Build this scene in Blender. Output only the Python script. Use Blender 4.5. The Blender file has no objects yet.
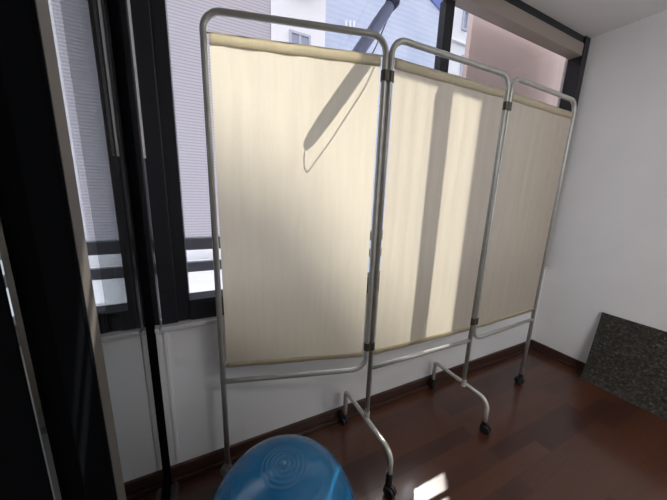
import bpy, bmesh, math, random
from mathutils import Vector, Matrix
random.seed(7)
scene = bpy.context.scene
COL = scene.collection
PI = math.pi

# ------------------------------------------------------------------ materials
def mat(name, color=(.5,.5,.5), rough=.5, metal=0, spec=.5, coat=0, coat_rough=.1):
    m = bpy.data.materials.new(name); m.use_nodes = True
    b = m.node_tree.nodes['Principled BSDF']
    b.inputs['Base Color'].default_value = (*color, 1)
    if spec == 0: b.inputs['IOR'].default_value = 1.0
    b.inputs['Roughness'].default_value = rough
    b.inputs['Metallic'].default_value = metal
    b.inputs['Specular IOR Level'].default_value = spec
    b.inputs['Coat Weight'].default_value = coat
    b.inputs['Coat Roughness'].default_value = coat_rough
    return m
def N(m, t, **kw):
    n = m.node_tree.nodes.new(t)
    for k, v in kw.items():
        if hasattr(n, k) and not k[0].isupper(): setattr(n, k, v)
    return n
def L(m, a, b): m.node_tree.links.new(a, b)
def coords(m, scale=(1,1,1), rot=(0,0,0), kind='Object'):
    tc = N(m, 'ShaderNodeTexCoord'); mp = N(m, 'ShaderNodeMapping')
    mp.inputs['Scale'].default_value = scale; mp.inputs['Rotation'].default_value = rot
    L(m, tc.outputs[kind], mp.inputs['Vector']); return mp.outputs['Vector']
def noise(m, vec, scale, detail=3, rough=.5):
    n = N(m, 'ShaderNodeTexNoise'); n.inputs['Scale'].default_value = scale
    n.inputs['Detail'].default_value = detail; n.inputs['Roughness'].default_value = rough
    L(m, vec, n.inputs['Vector']); return n.outputs['Fac']
def ramp(m, fac, stops):
    r = N(m, 'ShaderNodeValToRGB'); L(m, fac, r.inputs['Fac'])
    e = r.color_ramp.elements
    while len(e) < len(stops): e.new(.5)
    for i, (p, c) in enumerate(stops):
        e[i].position = p; e[i].color = (*c, 1)
    return r.outputs['Color']
def bump(m, h, strength, dist=.002):
    b = N(m, 'ShaderNodeBump'); b.inputs['Strength'].default_value = strength
    b.inputs['Distance'].default_value = dist; L(m, h, b.inputs['Height'])
    L(m, b.outputs['Normal'], m.node_tree.nodes['Principled BSDF'].inputs['Normal'])
def base(m): return m.node_tree.nodes['Principled BSDF'].inputs['Base Color']

def painted(name, c, amount=.04, rough=.6):
    m = mat(name, c, rough); v = coords(m)
    L(m, ramp(m, noise(m, v, 2.5, 5), [(.3, tuple(x*(1-amount) for x in c)), (.7, tuple(min(1,x*(1+amount)) for x in c))]), base(m))
    bump(m, noise(m, v, 160, 2), .12, .001)
    return m
M = {}
M['wall'] = painted('white_wall_paint', (.75,.74,.745))
M['panel'] = painted('white_panel_paint', (.70,.71,.725), .03, .45)
M['ceiling'] = painted('ceiling_paint', (.76,.74,.72))
M['frame'] = mat('dark_window_frame', (.012,.013,.018), .38, .2)
M['black'] = mat('black_door_frame', (.004,.0045,.0055), 1, 0, 0)
M['frame_brown'] = mat('grey_brown_frame', (.32,.27,.24), .5, .1)
M['edge'] = mat('lit_grey_frame_edge', (.10,.09,.08), .6, .1)  # lit side of the black stile, put into the colour as grey
M['line_rim'] = mat('pale_line_rim', (.8,.8,.82), .5)  # pale tone of the painted daylight line; also used for the fill light's rim
M['sill'] = mat('sill_metal', (.55,.55,.56), .45, .2)
M['rubber'] = mat('black_rubber', (.012,.012,.014), .45)
M['hinge'] = mat('dark_brass_hinge', (.085,.08,.065), .45, .6)
M['plastic_grey'] = mat('grey_plastic', (.22,.22,.20), .5)
M['track'] = mat('floor_track_metal', (.16,.155,.15), .4, .6)

# tube: grey-green enamel over steel
m = mat('grey_enamelled_tube', (.40,.40,.36), .3, .35); v = coords(m)
L(m, ramp(m, noise(m, v, 30, 4), [(.3,(.40,.40,.37)),(.7,(.48,.475,.44))]), base(m)); M['tube'] = m
m = mat('pale_enamelled_tube', (.60,.58,.54), .25, .25); v = coords(m)
L(m, ramp(m, noise(m, v, 30, 4), [(.3,(.52,.51,.47)),(.7,(.66,.645,.60))]), base(m)); M['foot'] = m

# fabric : translucent cream cloth with a weave
def fabric(name, col, tcol, tw):
    m = mat(name, col, .85, 0, .15)
    nt = m.node_tree; b = nt.nodes['Principled BSDF']; out = nt.nodes['Material Output']
    v = coords(m, (1,1,1))
    vs = coords(m, (60,60,5))
    streak = noise(m, vs, 1, 4, .6)
    vw = coords(m, (1,1,1))
    weave = noise(m, vw, 380, 2)
    fac = N(m,'ShaderNodeMath', operation='ADD'); L(m, streak, fac.inputs[0]); L(m, weave, fac.inputs[1])
    fh = N(m,'ShaderNodeMath', operation='MULTIPLY'); L(m, fac.outputs[0], fh.inputs[0]); fh.inputs[1].default_value=.5
    L(m, ramp(m, fh.outputs[0], [(.38,tuple(x*.96 for x in col)),(.62,tuple(min(1,x*1.03) for x in col))]), b.inputs['Base Color'])
    tr = N(m,'ShaderNodeBsdfTranslucent')
    L(m, ramp(m, fh.outputs[0], [(.38,tuple(x*.95 for x in tcol)),(.62,tuple(min(1,x*1.03) for x in tcol))]), tr.inputs['Color'])
    mx = N(m,'ShaderNodeMixShader'); mx.inputs[0].default_value = tw
    L(m, b.outputs[0], mx.inputs[1]); L(m, tr.outputs[0], mx.inputs[2]); L(m, mx.outputs[0], out.inputs['Surface'])
    bump(m, weave, .2, .0008)
    return m
M['fabric'] = fabric('cream_cotton', (.44,.395,.335), (.76,.69,.54), .50)
M['hem'] = fabric('cream_cotton_hem', (.58,.53,.44), (.84,.78,.62), .66)

# glass: thin pane, transparent with Fresnel reflection
def glass(name, tint, boost=1.0):
    m = bpy.data.materials.new(name); m.use_nodes = True; nt = m.node_tree; nt.nodes.clear()
    out = nt.nodes.new('ShaderNodeOutputMaterial'); mx = nt.nodes.new('ShaderNodeMixShader')
    t = nt.nodes.new('ShaderNodeBsdfTransparent'); g = nt.nodes.new('ShaderNodeBsdfGlossy')
    fr = nt.nodes.new('ShaderNodeLayerWeight'); fr.inputs['Blend'].default_value = .5     # 1 - cos of the view angle
    pw = nt.nodes.new('ShaderNodeMath'); pw.operation = 'POWER'; pw.inputs[1].default_value = 5
    mu = nt.nodes.new('ShaderNodeMath'); mu.operation = 'MULTIPLY_ADD'; mu.inputs[1].default_value = .9*boost; mu.inputs[2].default_value = .04; mu.use_clamp = True
    nt.links.new(fr.outputs['Facing'], pw.inputs[0]); nt.links.new(pw.outputs[0], mu.inputs[0])
    t.inputs['Color'].default_value = (*tint, 1); g.inputs['Roughness'].default_value = .0
    nt.links.new(mu.outputs[0], mx.inputs[0])
    nt.links.new(t.outputs[0], mx.inputs[1]); nt.links.new(g.outputs[0], mx.inputs[2]); nt.links.new(mx.outputs[0], out.inputs[0])
    return m
M['glass'] = glass('window_glass', (.93,.94,.96))
M['glass_door'] = glass('door_glass', (.88,.91,.91), 1.6)

# floor : narrow reddish brown planks, glossy varnish
m = mat('red_brown_parquet', (.1,.04,.02), .28, 0, .5, .35, .12)
v = coords(m)
br = N(m,'ShaderNodeTexBrick'); br.offset = .37; br.offset_frequency = 2
br.inputs['Scale'].default_value = 1; br.inputs['Brick Width'].default_value = .74; br.inputs['Row Height'].default_value = .072
br.inputs['Mortar Size'].default_value = .0007; br.inputs['Color1'].default_value = (0,0,0,1); br.inputs['Color2'].default_value = (1,1,1,1)
br.inputs['Mortar'].default_value = (.35,.35,.35,1); br.inputs['Bias'].default_value = 0
L(m, v, br.inputs['Vector'])
tone = ramp(m, br.outputs['Color'], [(0,(.037,.0135,.010)),(.22,(.048,.0175,.0115)),(.5,(.074,.0265,.0145)),(1,(.088,.032,.017))])
vg = coords(m, (3,45,1))
gr = ramp(m, noise(m, vg, 2.2, 3, .5), [(.3,(.9,.9,.9)),(.7,(1.12,1.12,1.12))])
mx = N(m,'ShaderNodeMix', data_type='RGBA', blend_type='MULTIPLY'); mx.inputs[0].default_value = 1
L(m, tone, mx.inputs[6]); L(m, gr, mx.inputs[7])
L(m, mx.outputs[2], base(m))
M['floor'] = m
m = mat('dark_wood_baseboard', (.05,.022,.016), .4); v = coords(m, (3,40,40))
L(m, ramp(m, noise(m, v, 2, 5), [(.3,(.035,.016,.012)),(.7,(.065,.03,.021))]), base(m)); M['base'] = m

# blue ball
m = mat('blue_pvc', (.008,.16,.36), .20, 0, .5, .25, .08); v = coords(m)
L(m, ramp(m, noise(m, v, 6, 3), [(.3,(.005,.115,.28)),(.7,(.008,.145,.33))]), base(m)); M['ball'] = m
M['plug'] = mat('pale_plug', (.10,.30,.46), .3)

# speckled mat
m = mat('speckled_grey_pile', (.08,.08,.08), .95, 0, .1); v = coords(m)
vo = N(m,'ShaderNodeTexVoronoi'); vo.inputs['Scale'].default_value = 95; L(m, v, vo.inputs['Vector'])
L(m, ramp(m, vo.outputs['Color'], [(0,(.028,.026,.022)),(.5,(.050,.047,.040)),(.85,(.085,.080,.068)),(1,(.15,.14,.12))]), base(m))
bump(m, vo.outputs['Distance'], .8, .006); M['mat'] = m

# blue object hanging in the window
M['pole'] = mat('blue_grey_cloth', (.32,.38,.62), .6)
M['pole_cap'] = mat('navy_plastic', (.02,.03,.12), .4)
M['cord'] = mat('grey_cord', (.12,.12,.2), .8)

# outside
def stripes(name, c1, c2, scale, rough=.8, dist=.6):
    m = mat(name, c1, rough); v = coords(m)
    w = N(m,'ShaderNodeTexWave', wave_type='BANDS', bands_direction='Z'); w.inputs['Scale'].default_value = scale
    w.inputs['Distortion'].default_value = dist; w.inputs['Detail'].default_value = 3
    L(m, v, w.inputs['Vector'])
    c = ramp(m, w.outputs['Fac'], [(.15,c2),(.6,c1)])
    L(m, c, base(m)); return m
M['louvre'] = stripes('lilac_grey_louvres', (.50,.475,.52), (.36,.34,.39), 4.5)
M['white_facade'] = painted('white_facade', (.80,.80,.84), .03, .8)
M['pale_facade'] = painted('pale_facade', (.78,.78,.83), .04, .8)
M['terrace'] = painted('white_terrace', (.85,.85,.88), .05, .8)
M['pink'] = painted('pinkish_render', (.66,.50,.46), .06, .9)
M['far_window'] = mat('far_window_glass', (.28,.31,.42), .25)
M['far_frame'] = mat('far_window_frame', (.45,.46,.55), .5)
M['balcony'] = mat('grey_balcony_rail', (.20,.20,.235), .5, .2)
M['dish'] = mat('pale_green_grey_dish', (.62,.68,.70), .5)
M['roof'] = painted('grey_roof', (.35,.35,.37), .08, .9)
M['ground'] = painted('grey_ground', (.32,.32,.33), .1, .9)
m = mat('blue_facade', (.35,.42,.68), .5); v = coords(m, (1,1,1))
w = N(m,'ShaderNodeTexWave', wave_type='BANDS', bands_direction='Z'); w.inputs['Scale'].default_value = 2.2; w.inputs['Distortion'].default_value = .8
L(m, v, w.inputs['Vector'])
w2 = noise(m, coords(m,(.7,.7,.5)), 1.6, 4)
ad = N(m,'ShaderNodeMath', operation='MULTIPLY_ADD'); L(m, w.outputs['Fac'], ad.inputs[0]); ad.inputs[1].default_value=.18; L(m, w2, ad.inputs[2])
L(m, ramp(m, ad.outputs[0], [(.35,(.43,.50,.69)),(.75,(.56,.62,.77))]), base(m)); M['blue_facade'] = m
M['blue_dark'] = mat('deep_blue_band', (.12,.17,.50), .5)
M['reflection_ledge_white'] = mat('white_reflection_ledge', (.85,.86,.9), .5)  # white of the painted window reflections and of the pale building's ledge

# ------------------------------------------------------------------ mesh helpers
def link(name, bm, material, parent=None, smooth=False, bevel=0):
    bmesh.ops.recalc_face_normals(bm, faces=bm.faces[:])
    me = bpy.data.meshes.new(name); bm.to_mesh(me); bm.free()
    o = bpy.data.objects.new(name, me); COL.objects.link(o)
    if material: me.materials.append(material)
    if smooth:
        for p in me.polygons: p.use_smooth = True
    if bevel:
        b = o.modifiers.new('bevel','BEVEL'); b.width = bevel; b.segments = 2; b.limit_method='ANGLE'
    if parent:
        o.parent = parent; o.matrix_parent_inverse = parent.matrix_world.inverted() if False else Matrix.Translation(-parent.location) if parent.type=='EMPTY' else Matrix()
    return o
def add_box(bm, x0,x1,y0,y1,z0,z1):
    vs = [bm.verts.new((x,y,z)) for x in (x0,x1) for y in (y0,y1) for z in (z0,z1)]
    for f in ((0,1,3,2),(4,6,7,5),(0,4,5,1),(2,3,7,6),(0,2,6,4),(1,5,7,3)): bm.faces.new([vs[i] for i in f])
    return bm
def box(*a): return add_box(bmesh.new(), *a)
def round_path(pts, rads, seg=8):
    """polyline with filleted interior corners"""
    pts = [Vector(p) for p in pts]; out = [pts[0]]
    for i in range(1, len(pts)-1):
        r = rads[i-1] if isinstance(rads,(list,tuple)) else rads
        a = (pts[i-1]-pts[i]).normalized(); b = (pts[i+1]-pts[i]).normalized()
        if r <= 0: out.append(pts[i]); continue
        ang = a.angle(b); t = r/math.tan(ang/2)
        p0 = pts[i]+a*t; p1 = pts[i]+b*t
        c = pts[i]+(a+b).normalized()*(r/math.sin(ang/2))
        u = (p0-c); w = (p1-c); th = u.angle(w)
        for k in range(seg+1):
            s = k/seg
            q = (math.sin((1-s)*th)*u+math.sin(s*th)*w)/math.sin(th)
            out.append(c+q)
    out.append(pts[-1]); return out
def add_tube(bm, path, r, n=14, caps=True, radii=None):
    path = [Vector(p) for p in path]; rings = []
    t = (path[1]-path[0]).normalized()
    ref = Vector((0,0,1)) if abs(t.z) < .9 else Vector((0,1,0))
    nrm = t.cross(ref).normalized()
    for i, p in enumerate(path):
        if i == 0: tt = path[1]-path[0]
        elif i == len(path)-1: tt = path[-1]-path[-2]
        else: tt = (path[i+1]-p).normalized()+(p-path[i-1]).normalized()
        tt.normalize()
        nrm = (nrm-tt*nrm.dot(tt)).normalized(); bn = tt.cross(nrm)
        rr = radii[i] if radii else r
        rings.append([bm.verts.new(p+(nrm*math.cos(a)+bn*math.sin(a))*rr) for a in [2*PI*k/n for k in range(n)]])
    for a, b in zip(rings, rings[1:]):
        for k in range(n): bm.faces.new((a[k],a[(k+1)%n],b[(k+1)%n],b[k]))
    if caps: bm.faces.new(rings[0][::-1]); bm.faces.new(rings[-1])
    return bm
def add_lathe(bm, prof, axis_o, axis, n=24):
    axis = Vector(axis).normalized(); o = Vector(axis_o)
    ref = Vector((0,0,1)) if abs(axis.z)<.9 else Vector((1,0,0))
    u = axis.cross(ref).normalized(); w = axis.cross(u)
    rings = []
    for (r, h) in prof:
        if r < 1e-6: rings.append([bm.verts.new(o+axis*h)])
        else: rings.append([bm.verts.new(o+axis*h+(u*math.cos(2*PI*k/n)+w*math.sin(2*PI*k/n))*r) for k in range(n)])
    for a, b in zip(rings, rings[1:]):
        for k in range(n):
            k2 = (k+1)%n
            if len(a)==1 and len(b)>1: bm.faces.new((a[0],b[k2],b[k]))
            elif len(b)==1 and len(a)>1: bm.faces.new((a[k],a[k2],b[0]))
            elif len(a)>1: bm.faces.new((a[k],a[k2],b[k2],b[k]))
    return bm
def empty(name, loc=(0,0,0)):
    o = bpy.data.objects.new(name, None); COL.objects.link(o); o.location = loc; o.empty_display_size = .1; return o
def tag(o, label, cat, group=None):
    o['label'] = label; o['category'] = cat
    if group: o['group'] = group
    return o
def struct(o): o['kind'] = 'structure'; return o
def sbox(name, material, *a, bevel=0): return struct(link(name, box(*a), material, bevel=bevel))

# ------------------------------------------------------------------ room (units: metres; camera stands at x=0,y=0)
D = 1.116; R = 2.433; CEIL = 2.278; SILL = .70
XL = -2.2; YB = -2.6
sbox('floor', M['floor'], XL,R+.12,YB,D+.14,-.06,0)
sbox('ceiling', M['ceiling'], XL,R+.12,YB,D+.14,CEIL,CEIL+.1)
sbox('wall_right', M['wall'], R,R+.12,YB,D+.14,0,CEIL)
sbox('wall_front', M['panel'], XL,R,D,D+.14,0,SILL-.012)
sbox('wall_left', M['wall'], XL-.1,XL,YB,D+.14,0,CEIL)
sbox('wall_back', M['wall'], XL,R+.12,YB-.1,YB,0,CEIL)
# pale raised border round the low wall panels
bm = bmesh.new()
for a in ((-.14,.97,D-.004,D,SILL-.03,SILL-.012),):
    add_box(bm,*a)
add_box(bm,-.148,-.138,D-.006,D,.075,SILL-.012)
struct(link('trim_1', bm, M['panel']))
# baseboards with a small shoe moulding
def baseboard(name, x0,x1,y0,y1, shoe):
    bm = box(x0,x1,y0,y1,0,.068)
    add_box(bm,*shoe,0,.016)
    return struct(link(name,bm,M['base'],bevel=.002))
baseboard('baseboard_front', XL,R-.014,D-.014,D, (XL,R-.014,D-.026,D-.014))
baseboard('baseboard_right', R-.014,R,YB,D, (R-.026,R-.014,YB,D-.026))
sbox('trim_2', M['frame'], R-.004,R,1.02,1.03,0,.0001) if False else None
# floor track of the sliding glass doors
bm = box(-.195,-.145,-.9,D-.03,0,.006); add_box(bm,-.188,-.182,-.9,D-.03,.006,.014); add_box(bm,-.158,-.152,-.9,D-.03,.006,.014)
struct(link('trim_2', bm, M['track']))

# ---- window_1: the large window behind the screen
WX0, WX1 = -.15, 2.425
FY0, FY1 = 1.121, 1.205
ZB, ZF, ZT = SILL, .787, 2.232
win = struct(empty('window_1', (1.1,1.166,SILL)))
bm = bmesh.new()
add_box(bm, WX0,-.098,1.118,FY1,ZB,CEIL-.002); add_box(bm,-.100,-.055,1.136,FY1,ZB,CEIL-.002)
add_box(bm, 2.362,WX1,FY0,FY1,ZB,CEIL-.002)
add_box(bm, -.055,2.362,FY0,FY1,ZB,ZF)
add_box(bm, -.055,2.362,FY0+.01,FY1-.005,ZT,CEIL-.002)
link('window_frame', bm, M['frame'], win, bevel=.002)
link('head_rail', box(-.055,2.362,FY0+.004,FY1-.01,2.160,ZT), M['frame_brown'], win, bevel=.002)
link('mullion', box(1.152,1.210,1.165,1.210,ZF,2.160), M['frame'], win, bevel=.002)
link('bright_line', box(-.152,-.146,1.110,1.118,1.30,CEIL-.002), M['line_rim'], win)  # added pale strip standing for a bright line of daylight at the jamb
link('window_sill', box(WX0,R-.003,1.090,1.130,SILL-.012,SILL+.004), M['sill'], win, bevel=.002)
bm = bmesh.new(); add_box(bm,-.055,1.152,1.186,1.190,ZF,2.160); link('pane', bm, M['glass'], win)
bm = bmesh.new(); add_box(bm,1.210,2.362,1.186,1.190,ZF,2.160); link('pane', bm, M['glass'], win)
bm = bmesh.new(); add_box(bm,1.128,1.152,1.155,1.178,1.185,1.225); add_tube(bm,[(1.135,1.150,1.205),(1.118,1.150,1.205)],.006,8)
link('latch', bm, M['frame'], win, bevel=.002)

# ---- window_2: the window on the far side of the glass door
w2 = struct(empty('window_2', (-1.1,1.166,SILL)))
bm = bmesh.new()
add_box(bm,-.247,-.158,FY0,FY1,ZB,CEIL-.002); add_box(bm,XL,-.247,FY0,FY1,ZB,ZF-.01); add_box(bm,XL,-.247,FY0,FY1,2.2,CEIL-.002)
add_box(bm,XL,XL+.08,FY0,FY1,ZF-.01,2.2)
link('window_frame', bm, M['frame'], w2, bevel=.002)
link('window_sill', box(XL,-.158,1.090,1.130,SILL-.012,SILL+.004), M['sill'], w2)
link('pane', box(XL+.08,-.247,1.186,1.190,ZF-.01,2.2), M['glass'], w2)

# ---- sliding glass doors (plane x = -.17)
def door(name, x, y0, y1, near, far, glassy, grey):
    d = struct(empty(name, (x,(y0+y1)/2,.014)))
    bm = bmesh.new()
    add_box(bm,x-.016,x+.016,y1-far,y1,.014,CEIL-.004)           # far stile
    add_box(bm,x-.016,x+.016,y0,y0+near,.014,CEIL-.004)           # near stile
    add_box(bm,x-.016,x+.016,y0+near,y1-far,CEIL-.07,CEIL-.004)
    add_box(bm,x-.016,x+.016,y0+near,y1-far,.014,.05)
    link('door_frame', bm, M['black'], d, bevel=.002)
    link('pane', box(x-.003,x+.003,y0+near-.004,y1-far+.004,.048,CEIL-.068), M['glass_door'], d)
    if grey: link('frame_edge', box(x-.013,x+.0165,y0+near,y0+near+.040,.05,CEIL-.07), M['edge'], d)
    return d
door('door_1', -.187, .520, 1.102, .014, .016, 0, True)
door('door_2', -.187, -.45, .518, .811, .090, 0, False)

# ------------------------------------------------------------------ folding screen
P = [Vector((.045,1.033,0)), Vector((.621,.873,0)), Vector((1.27,.858,0)), Vector((1.864,.874,0))]
ZTOP, ZLOW = 1.736, .462
TR = .0105
scr = empty('folding_screen', (.95,.90,0))
tag(scr, 'three-panel cream fabric folding privacy screen on grey tubular frame with casters, standing before the window', 'folding screen')
GAP = .0114      # half distance between the paired tubes at a fold
def lerp(a,b,t): return a+(b-a)*t
def hz(v, z): return Vector((v.x, v.y, z))
frames = []
for i in range(3):
    A, B = P[i], P[i+1]; dr = (B-A).normalized()
    a = A + (dr*GAP if i>0 else dr*0); b = B - (dr*GAP if i<2 else dr*0)
    bm = bmesh.new()
    if i == 0:      # left post to floor, inner side returns in a rounded corner
        add_tube(bm, round_path([hz(a,.062),hz(a,ZTOP),hz(b,ZTOP),hz(b,ZLOW),hz(a,ZLOW)],[.055,.055,.06]), TR)
    elif i == 1:    # both posts go down to the feet
        add_tube(bm, round_path([hz(a,.205),hz(a,ZTOP),hz(b,ZTOP),hz(b,.195)],[.055,.055]), TR)
        add_tube(bm, [hz(a,ZLOW),hz(b,ZLOW)], TR*.95)
    else:
        add_tube(bm, round_path([hz(b,.062),hz(b,ZTOP),hz(a,ZTOP),hz(a,ZLOW),hz(b,ZLOW)],[.055,.055,.06]), TR)
    fr = link('panel_frame', bm, M['tube'], scr, smooth=True)
    frames.append((fr,a,b,dr))
    # fabric with shallow gathers
    fa = a+dr*.0165; fb = b-dr*.0165; nx, nz = 130, 60
    nrm = Vector((dr.y,-dr.x,0))
    zt, zb = 1.648, .532
    rnd = random.Random(i+3)
    ph = [(rnd.uniform(12,60), rnd.uniform(0,6.28), rnd.uniform(.3,1)) for _ in range(7)]
    bm = bmesh.new(); grid = []
    for kz in range(nz+1):
        row = []
        t = kz/nz
        for kx in range(nx+1):
            s = kx/nx; q = lerp(fa,fb,s)
            edge = min(1, s*12, (1-s)*12)
            pleat = sum(am*math.sin(fq*s+p0+.6*t) for fq,p0,am in ph)/7
            amp = .0032*(1-t)**1.5+.0006
            if t < .15: amp *= .55+t*3
            sag = .006*math.sin(PI*t)
            off = edge*(pleat*amp*1.6) - sag*.4*edge
            z = lerp(zt,zb,t) + 0
            row.append(bm.verts.new((q.x+nrm.x*off, q.y+nrm.y*off, z)))
        grid.append(row)
    for r0,r1 in zip(grid,grid[1:]):
        for k in range(nx): bm.faces.new((r0[k],r0[k+1],r1[k+1],r1[k]))
    fo = link('fabric_panel', bm, M['fabric'], scr, smooth=True)
    # hems: doubled cloth round the wires at top and bottom
    for (z0,z1,nm) in ((1.642,1.676,'top_hem'),(.524,.544,'bottom_hem')):
        bm = bmesh.new(); n = 48; rings=[]
        for k in range(n+1):
            s = k/n; q = lerp(fa,fb,s)
            edge = min(1, s*12, (1-s)*12)
            zz = .0008*math.sin(4*PI*s+i)
            w = .0012*math.sin(26*s+i*2)*edge
            th = .0055
            pts = []
            for (o_,z_) in ((-th*.5,z0+.002),(th*.5,z0),(th*.8,lerp(z0,z1,.7)),(th*.6,z1),(-th*.6,z1),(-th*.8,lerp(z0,z1,.7))):
                pts.append(bm.verts.new((q.x+nrm.x*(o_+w), q.y+nrm.y*(o_+w), z_+zz)))
            rings.append(pts)
        for r0,r1 in zip(rings,rings[1:]):
            for k in range(6): bm.faces.new((r0[k],r0[(k+1)%6],r1[(k+1)%6],r1[k]))
        bm.faces.new(rings[0]); bm.faces.new(rings[-1][::-1])
        link(nm, bm, M['hem'], fo, smooth=True).matrix_parent_inverse = Matrix()
    # wire rod holding the hem, from tube to tube
    bm = bmesh.new()
    add_tube(bm,[hz(a,1.672)+Vector((0,0,.003)),hz(b,1.672)+Vector((0,0,.003))],.0028,8)
    link('hanging_rod', bm, M['tube'], fo, smooth=True).matrix_parent_inverse = Matrix()
    bm = bmesh.new(); add_tube(bm,[hz(a,.530),hz(b,.530)],.0026,8)
    link('hanging_rod', bm, M['tube'], fo, smooth=True).matrix_parent_inverse = Matrix()

# hinges at the two folds
for j in (1,2):
    dr = ((P[j+1]-P[j]).normalized()+(P[j]-P[j-1]).normalized()).normalized(); nn = Vector((dr.y,-dr.x,0))
    for z in (1.613,.572):
        bm = bmesh.new()
        for s in (-1,1):
            c = P[j]+dr*GAP*s
            add_lathe(bm,[(TR+.0002,-.017),(TR+.003,-.017),(TR+.003,.017),(TR+.0002,.017)],(c.x,c.y,z),(0,0,1),16)
        c = P[j]
        v4 = []
        for dz in (-.015,.015):
            for (u,w) in ((-.012,-.010),(.012,-.010),(.012,.010),(-.012,.010)):
                q = c+dr*u+nn*w; v4.append(bm.verts.new((q.x,q.y,z+dz)))
        for f in ((0,3,2,1),(4,5,6,7),(0,1,5,4),(1,2,6,5),(2,3,7,6),(3,0,4,7)): bm.faces.new([v4[k] for k in f])
        link('hinge', bm, M['hinge'], scr, smooth=False)

# casters
def caster(x, y, parent, material, heading=0, sleeve=.03, r=.024, worldmat=True):
    bm = bmesh.new()
    d = Vector((math.cos(heading), math.sin(heading), 0)); sd = Vector((-d.y,d.x,0))
    c = Vector((x,y,r)) + d*.008
    for s in (-1,1):
        add_lathe(bm,[(0,-.007),(r*.55,-.0075),(r*.9,-.006),(r,-.003),(r,.003),(r*.9,.006),(r*.55,.0075),(0,.007)], c+sd*.0105*s, sd, 24)
    # hood over the twin wheels
    hood = []
    for k in range(9):
        a = PI*.02+PI*.96*k/8
        hood.append(c+d*math.cos(a)*(r+.003)+Vector((0,0,math.sin(a)*(r+.003))))
    for k in range(8):
        p0,p1 = hood[k],hood[k+1]; vs=[]
        q0 = c+(p0-c)*.86; q1 = c+(p1-c)*.86
        for pt in (p0,p1,q1,q0):
            vs.append(bm.verts.new(pt+sd*.0035)); vs.append(bm.verts.new(pt-sd*.0035))
        for f in ((0,2,3,1),(2,4,5,3),(4,6,7,5),(6,0,1,7),(0,6,4,2),(1,3,5,7)): bm.faces.new([vs[i] for i in f])
    add_tube(bm,[c-sd*.018,c+sd*.018],.005,10)
    add_tube(bm,[(x,y,2*r-.004),(x,y,2*r+.004),(x,y,2*r+sleeve)],.0135,16)
    o = link('caster', bm, material, parent, smooth=True)
    if parent is not scr: o.matrix_parent_inverse = Matrix()
    m_ = o.modifiers.new('edge','EDGE_SPLIT'); m_.split_angle = .7
    return o
caster(P[0].x, P[0].y, frames[0][0], M['plastic_grey'], 2.4, .02)
caster(P[3].x, P[3].y, frames[2][0], M['rubber'], 2.8, .02)

# T feet (inverted U) under the two folds
for j,(yr,yf,zz,xx,sl) in {1:(1.062,.685,.205,.628,.062),2:(1.078,.722,.188,1.277,.018)}.items():
    path = round_path([(xx,yr,.060),(xx,yr,zz),(xx,yf,zz),(xx,yf,.060)],[.022,.05],10)
    # rear corner is tight, front corner sweeps wide
    bm = bmesh.new(); add_tube(bm, path, .0112)
    ft = link('foot_bar', bm, M['foot'], scr, smooth=True)
    caster(xx, yr, ft, M['rubber'], 1.9, .02)
    caster(xx, yf, ft, M['rubber'], -1.2, sl)
    # socket joining post and foot
    q = P[j]-( P[j+1]-P[j]).normalized()*GAP if j==2 else P[j]+(P[j+1]-P[j]).normalized()*GAP
    bm = bmesh.new(); add_tube(bm,[(q.x,q.y,zz-.003),(q.x,q.y,zz+.035)],.0135)
    s = link('post_socket', bm, M['foot'], ft, smooth=False); s.matrix_parent_inverse = Matrix()

# ------------------------------------------------------------------ exercise ball
BR = .225; BC = Vector((.17,.62,BR+.0005))
bm = bmesh.new()
pole = (Vector((0,0,1.21))-BC); pole = Vector((.017,.003,1)).normalized()
prof = []
NS = 260
for k in range(NS+1):
    th = PI*k/NS; r = BR
    if th < .30:
        r += .0011*math.cos(th*2*PI/.058)*(1 if th>.03 else 0)
    elif th > PI-.30:
        r += .0011*math.cos((PI-th)*2*PI/.058)
    elif abs(th-PI/2) < 1.05:
        r += .0007*max(0,math.cos((th-PI/2)*2*PI/.175))**6
    prof.append((max(0,math.sin(th)*r) if 0<k<NS else 0, math.cos(th)*r))
add_lathe(bm, prof, (0,0,0), pole, 96)
ball = link('exercise_ball', bm, M['ball'], None, smooth=True); ball.location = BC
tag(ball, 'glossy blue inflatable exercise ball with concentric rings, on the floor in front of the screen', 'exercise ball')
bm = bmesh.new(); add_lathe(bm,[(0,BR+.0035),(.004,BR+.003),(.0065,BR+.0016),(.0065,BR-.002)],(0,0,0),pole,20)
link('valve_plug', bm, M['plug'], ball, smooth=True).matrix_parent_inverse = Matrix()

# ------------------------------------------------------------------ speckled mat leaning on the right wall
bm = bmesh.new()
prof = [(2.322,.001),(2.334,.010),(2.352,.045),(2.372,.15),(2.392,.30),(2.408,.40),(2.417,.475)]
thk = .012; rows = []
ys = [.735-.0-.03*k for k in range(34)]
prof2 = []
for i,(x,z) in enumerate(prof):
    a = Vector(prof[min(i+1,len(prof)-1)])-Vector(prof[max(i-1,0)]); a.normalize()
    prof2.append((x+ a.y*thk, z-a.x*thk if i else .001))
rnd = random.Random(5)
for k,y in enumerate(ys):
    jit = [.0012*rnd.uniform(-1,1) for _ in prof]
    ring = [bm.verts.new((x+jit[i], y+ (.012 if i==0 and k==0 else 0), z+(.0)) ) for i,(x,z) in enumerate(prof)]
    ring += [bm.verts.new((min(x,R-.002), y, max(z,.001))) for (x,z) in reversed(prof2)]
    rows.append(ring)
n = len(rows[0])
for a,b in zip(rows,rows[1:]):
    for k in range(n): bm.faces.new((a[k],a[(k+1)%n],b[(k+1)%n],b[k]))
bm.faces.new(rows[0]); bm.faces.new(rows[-1][::-1])
mt = link('speckled_mat', bm, M['mat'])
tag(mt, 'dark grey speckled mat leaning on its long edge against the white right wall', 'mat')

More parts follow.
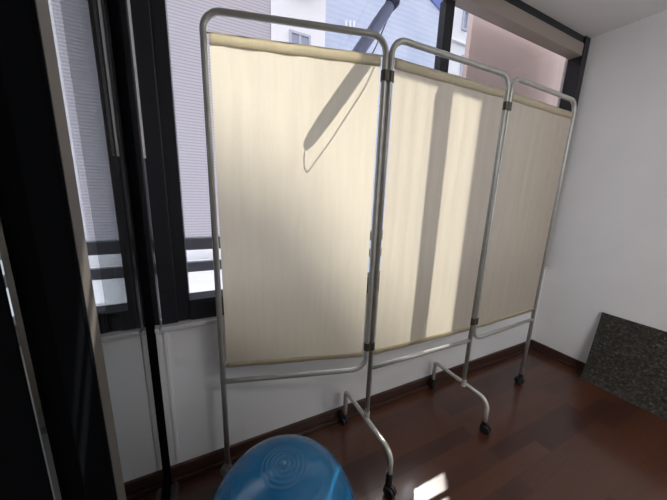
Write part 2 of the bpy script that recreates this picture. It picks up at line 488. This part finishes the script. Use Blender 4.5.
# ------------------------------------------------------------------ blue tapered pole with cord hanging from the window head
hp = empty('hanging_pole', (.427,1.03,1.509))
tag(hp, 'blue-grey tapered pole with a thin cord loop, hanging slanted behind the left panel', 'pole')
a = Vector((.422,1.031,1.500)); b = Vector((.696,.981,1.911)); dd = (b-a).normalized()
bm = bmesh.new()
add_tube(bm,[a,a+dd*.008,a+dd*.04,a+dd*.10,a+dd*.24,b-dd*.05,b],.03,20,radii=[.008,.013,.019,.022,.0235,.022,.018])
link('pole', bm, M['pole'], hp, smooth=True)
c1 = Vector((.80,1.125,2.150))
bm = bmesh.new(); add_tube(bm,[b-dd*.012,b+dd*.012,b+dd*.04],.03,18,radii=[.022,.026,.014])
add_tube(bm,[b+dd*.03,b+dd*.07,c1],.006,10)
add_box(bm,.775,.825,1.10,1.14,2.14,2.185)
link('bracket', bm, M['pole_cap'], hp)
def catmull(p, n=10):
    p = [Vector(q) for q in p]; p = [p[0]]+p+[p[-1]]; o=[]
    for i in range(1,len(p)-2):
        for k in range(n):
            t=k/n; o.append(.5*((2*p[i])+(-p[i-1]+p[i+1])*t+(2*p[i-1]-5*p[i]+4*p[i+1]-p[i+2])*t*t+(-p[i-1]+3*p[i]-3*p[i+1]+p[i+2])*t**3))
    o.append(p[-2]); return o
bm = bmesh.new()
add_tube(bm, catmull([(.715,.985,1.945),(.690,.985,1.875),(.640,.995,1.750),(.548,.986,1.590),(.490,.997,1.495),(.436,1.014,1.418),(.420,1.018,1.397),(.409,1.022,1.412),(.410,1.024,1.455),(.424,1.031,1.506)]), .0024, 8)
link('cord', bm, M['cord'], hp, smooth=True)

# ------------------------------------------------------------------ outside
struct(link('ground', box(-40,60,1.3,80,-9.2,-9.0), M['ground']))
bm = box(1.640,4.2,1.42,1.455,-3,7)
struct(link('wall_outside', bm, M['pink']))
# outer skin of our own building below the windows
sbox('trim_3', M['roof'], XL,R+.1,D+.14,D+.20,-9,SILL-.08)
# balcony rail right outside
br_ = struct(empty('trim_4',(0,1.45,.8)))
link('handrail', box(-1.6,1.68,1.43,1.47,.918,.981), M['balcony'], br_, bevel=.01)
link('lower_rail', box(-1.6,1.68,1.435,1.465,.809,.859), M['balcony'], br_, bevel=.006)
for xx in (-1.55,-.62,1.62):
    link('post', box(xx,xx+.04,1.435,1.465,-.2,.93), M['balcony'], br_)
sbox('trim_5', M['roof'], XL,1.68,1.38,1.52,-.35,-.2)

def window_at(parent, x0,x1,z0,z1,y, mats=('far_frame','far_window'), mull=1):
    bm = bmesh.new(); t = .06
    add_box(bm,x0,x1,y-.05,y,z1-t,z1); add_box(bm,x0,x1,y-.05,y,z0,z0+t)
    add_box(bm,x0,x0+t,y-.05,y,z0+t,z1-t); add_box(bm,x1-t,x1,y-.05,y,z0+t,z1-t)
    for k in range(mull):
        xm = x0+(x1-x0)*(k+1)/(mull+1); add_box(bm,xm-t/2,xm+t/2,y-.04,y,z0+t,z1-t)
    w = link('window', bm, M[mats[0]], parent)
    p = link('pane', box(x0+t,x1-t,y-.015,y-.005,z0+t,z1-t), M[mats[1]], w); p.matrix_parent_inverse = Matrix()
    return w
# striped building
b1 = empty('striped_building',(-3,8,-9)); tag(b1,'lilac-grey building with fine horizontal louvres, behind the left end of the screen','building')
bm = bmesh.new(); add_box(bm,-9,1.94,8,12,-.30,7.8)
link('wall', bm, M['louvre'], b1)
bm = box(-9,1.94,7.9,12,-9,-.30); link('lower_wall', bm, M['terrace'], b1)
# terrace roof in front
b2 = empty('low_building',(-2,5,-9)); tag(b2,'low building with a bright white flat roof seen between the balcony rails','building')
link('wall', box(-7,2.6,3.4,7.6,-9,-.75), M['white_facade'], b2)
link('roof', box(-7.05,2.65,3.35,7.65,-.75,-.60), M['terrace'], b2)
link('parapet', box(-7.05,2.65,3.35,3.5,-.60,-.48), M['terrace'], b2)
# white building
b3 = empty('white_building',(2.7,8,-9)); tag(b3,'white building with a two-pane window above the left panel','building')
link('wall', box(1.95,3.46,7.95,12,-9,9.0), M['white_facade'], b3)
window_at(b3,2.42,3.02,4.2,5.36,7.95,mull=1)
window_at(b3,2.42,3.02,1.4,2.9,7.95,mull=1)
bm = bmesh.new(); add_lathe(bm,[(0,.0),(.15,.02),(.27,.09),(.33,.18),(.31,.18),(.25,.10),(.14,.045),(0,.03)],(2.78,7.75,6.35),(.1,-1,.5),24)
dsh = link('satellite_dish', bm, M['dish'], b3, smooth=True)  # pale round dish on the facade, gives no light
bm = bmesh.new(); add_tube(bm,[(2.78,7.97,6.3),(2.78,7.74,6.35)],.025,8); link('wall_arm', bm, M['far_frame'], b3)
# blue building; unseen roof line sloped to shade the left panel
b4 = empty('blue_building',(5.7,8,-9)); tag(b4,'pale blue building with a shiny facade seen above the left and middle panels','building')
outl = [(3.48,-9),(7.93,-9),(7.93,11.73),(6.67,12.90),(3.48,13.0)]
bm = bmesh.new(); f1 = [bm.verts.new((x,8,z)) for x,z in outl]; f2 = [bm.verts.new((x,9.5,z)) for x,z in outl]
bm.faces.new(f1); bm.faces.new(f2[::-1])
for k in range(5): bm.faces.new((f1[k],f1[(k+1)%5],f2[(k+1)%5],f2[k]))
link('wall', bm, M['blue_facade'], b4)
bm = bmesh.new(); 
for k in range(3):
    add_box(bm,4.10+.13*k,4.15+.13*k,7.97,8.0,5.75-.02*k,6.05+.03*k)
link('trim', bm, M['reflection_ledge_white'], b4)  # white bars imitating window reflections on the facade
bm = bmesh.new(); f1=[(6.9,7.96,8.6),(6.9,7.96,7.55),(7.9,7.96,7.15),(7.9,7.96,8.1)]
vv=[bm.verts.new(p) for p in f1]+[bm.verts.new((p[0],8.0,p[2])) for p in f1]
for f in ((0,1,2,3),(7,6,5,4),(0,4,5,1),(1,5,6,2),(2,6,7,3),(3,7,4,0)): bm.faces.new([vv[k] for k in f])
link('dark_band', bm, M['blue_dark'], b4)
# pale building at right of the mullion
b5 = empty('pale_building',(8.8,8.1,-9)); tag(b5,'pale narrow building with small dark windows, seen right of the mullion above the middle panel','building')
link('wall', box(7.95,10.4,8.02,11,-9,7.95), M['pale_facade'], b5)
for z in (2.2,4.3,5.5):
    for x in (8.9,9.45): window_at(b5,x,x+.26,z,z+.75,8.02,mull=0)
for x in (8.72,9.30): window_at(b5,x,x+.28,7.0,7.6,8.02,mull=0)
link('ledge', box(7.95,10.4,7.92,8.02,6.55,6.62), M['reflection_ledge_white'], b5)

# ------------------------------------------------------------------ light
w = bpy.data.worlds.new('World'); scene.world = w; w.use_nodes = True
nt = w.node_tree; bg = nt.nodes['Background']
sky = nt.nodes.new('ShaderNodeTexSky'); sky.sky_type = 'NISHITA'; sky.sun_disc = False
sky.sun_elevation = math.radians(51); sky.sun_rotation = math.radians(45); sky.air_density = 1.0; sky.dust_density = 2.0
hs = nt.nodes.new('ShaderNodeHueSaturation'); hs.inputs['Saturation'].default_value = .14
nt.links.new(sky.outputs[0], hs.inputs['Color']); nt.links.new(hs.outputs[0], bg.inputs['Color']); bg.inputs['Strength'].default_value = .60
sd = bpy.data.lights.new('sun','SUN'); sd.energy = 11.5; sd.angle = math.radians(.9); sd.color = (1,.95,.86)
so = bpy.data.objects.new('sun', sd); COL.objects.link(so)
dirv = Vector((.90,1,1.66)).normalized(); so.rotation_euler = dirv.to_track_quat('Z','Y').to_euler(); so.location = dirv*30
# added fill light under the ceiling, behind the camera
ld = bpy.data.lights.new('ceiling_fill','AREA'); ld.shape='DISK'; ld.size = .5; ld.energy = 13; ld.color=(1,.96,.92)
lo = bpy.data.objects.new('ceiling_fill', ld); COL.objects.link(lo); lo.location = (1.35,-1.0,CEIL-.06)
lamp = empty('added_fill_lamp',(1.35,-1.0,CEIL)); tag(lamp,'round flush white rim of an added fill light, behind the viewer','fill light')
bm = bmesh.new(); add_lathe(bm,[(.30,-.0),(.30,-.03),(.27,-.045),(.265,-.0)],(1.35,-1.0,CEIL-.001),(0,0,1),32); link('fill_rim', bm, M['line_rim'], lamp)
# added wall and window frame behind the viewer, built around a fill light
sbox('wall_added', M['wall'], XL,.44,YB,-.92,0,CEIL)
bm = bmesh.new()
add_box(bm,.44,.47,-2.26,-.98,1.98,2.03); add_box(bm,.44,.47,-2.26,-.98,.67,.72)
add_box(bm,.44,.47,-2.26,-2.20,.72,1.98); add_box(bm,.44,.47,-1.04,-.98,.72,1.98)
struct(link('fill_frame', bm, M['frame']))
wd = bpy.data.lights.new('rear_fill','AREA'); wd.shape='RECTANGLE'; wd.size = 1.15; wd.size_y = 1.25; wd.energy = 50; wd.color=(.97,.98,1)
wo = bpy.data.objects.new('rear_fill', wd); COL.objects.link(wo); wo.location = (.475,-1.62,1.36)
wo.rotation_euler = Vector((-1,0,-.30)).to_track_quat('Z','Y').to_euler()
# ------------------------------------------------------------------ camera
cam = bpy.data.cameras.new('camera'); co = bpy.data.objects.new('camera', cam); COL.objects.link(co)
yaw, pitch, roll, f = CAMP = (0.461, 0.208, 0.034, 271.98)
fwd = Vector((math.sin(yaw)*math.cos(pitch), math.cos(yaw)*math.cos(pitch), -math.sin(pitch)))
right = Vector((math.cos(yaw),-math.sin(yaw),0)); up = right.cross(fwd)
r2 = right*math.cos(roll)+up*math.sin(roll); u2 = up*math.cos(roll)-right*math.sin(roll)
mw = Matrix.Identity(4)
for i in range(3): mw[i][0]=r2[i]; mw[i][1]=u2[i]; mw[i][2]=-fwd[i]
mw[2][3] = 1.21
co.matrix_world = mw
cam.sensor_fit='HORIZONTAL'; cam.sensor_width=36; cam.lens = f/667*36; cam.clip_start=.02
scene.camera = co
scene.view_settings.view_transform='Standard'; scene.view_settings.look='None'; scene.view_settings.gamma=1
scene.view_settings.use_curve_mapping=False; scene.view_settings.exposure = 0
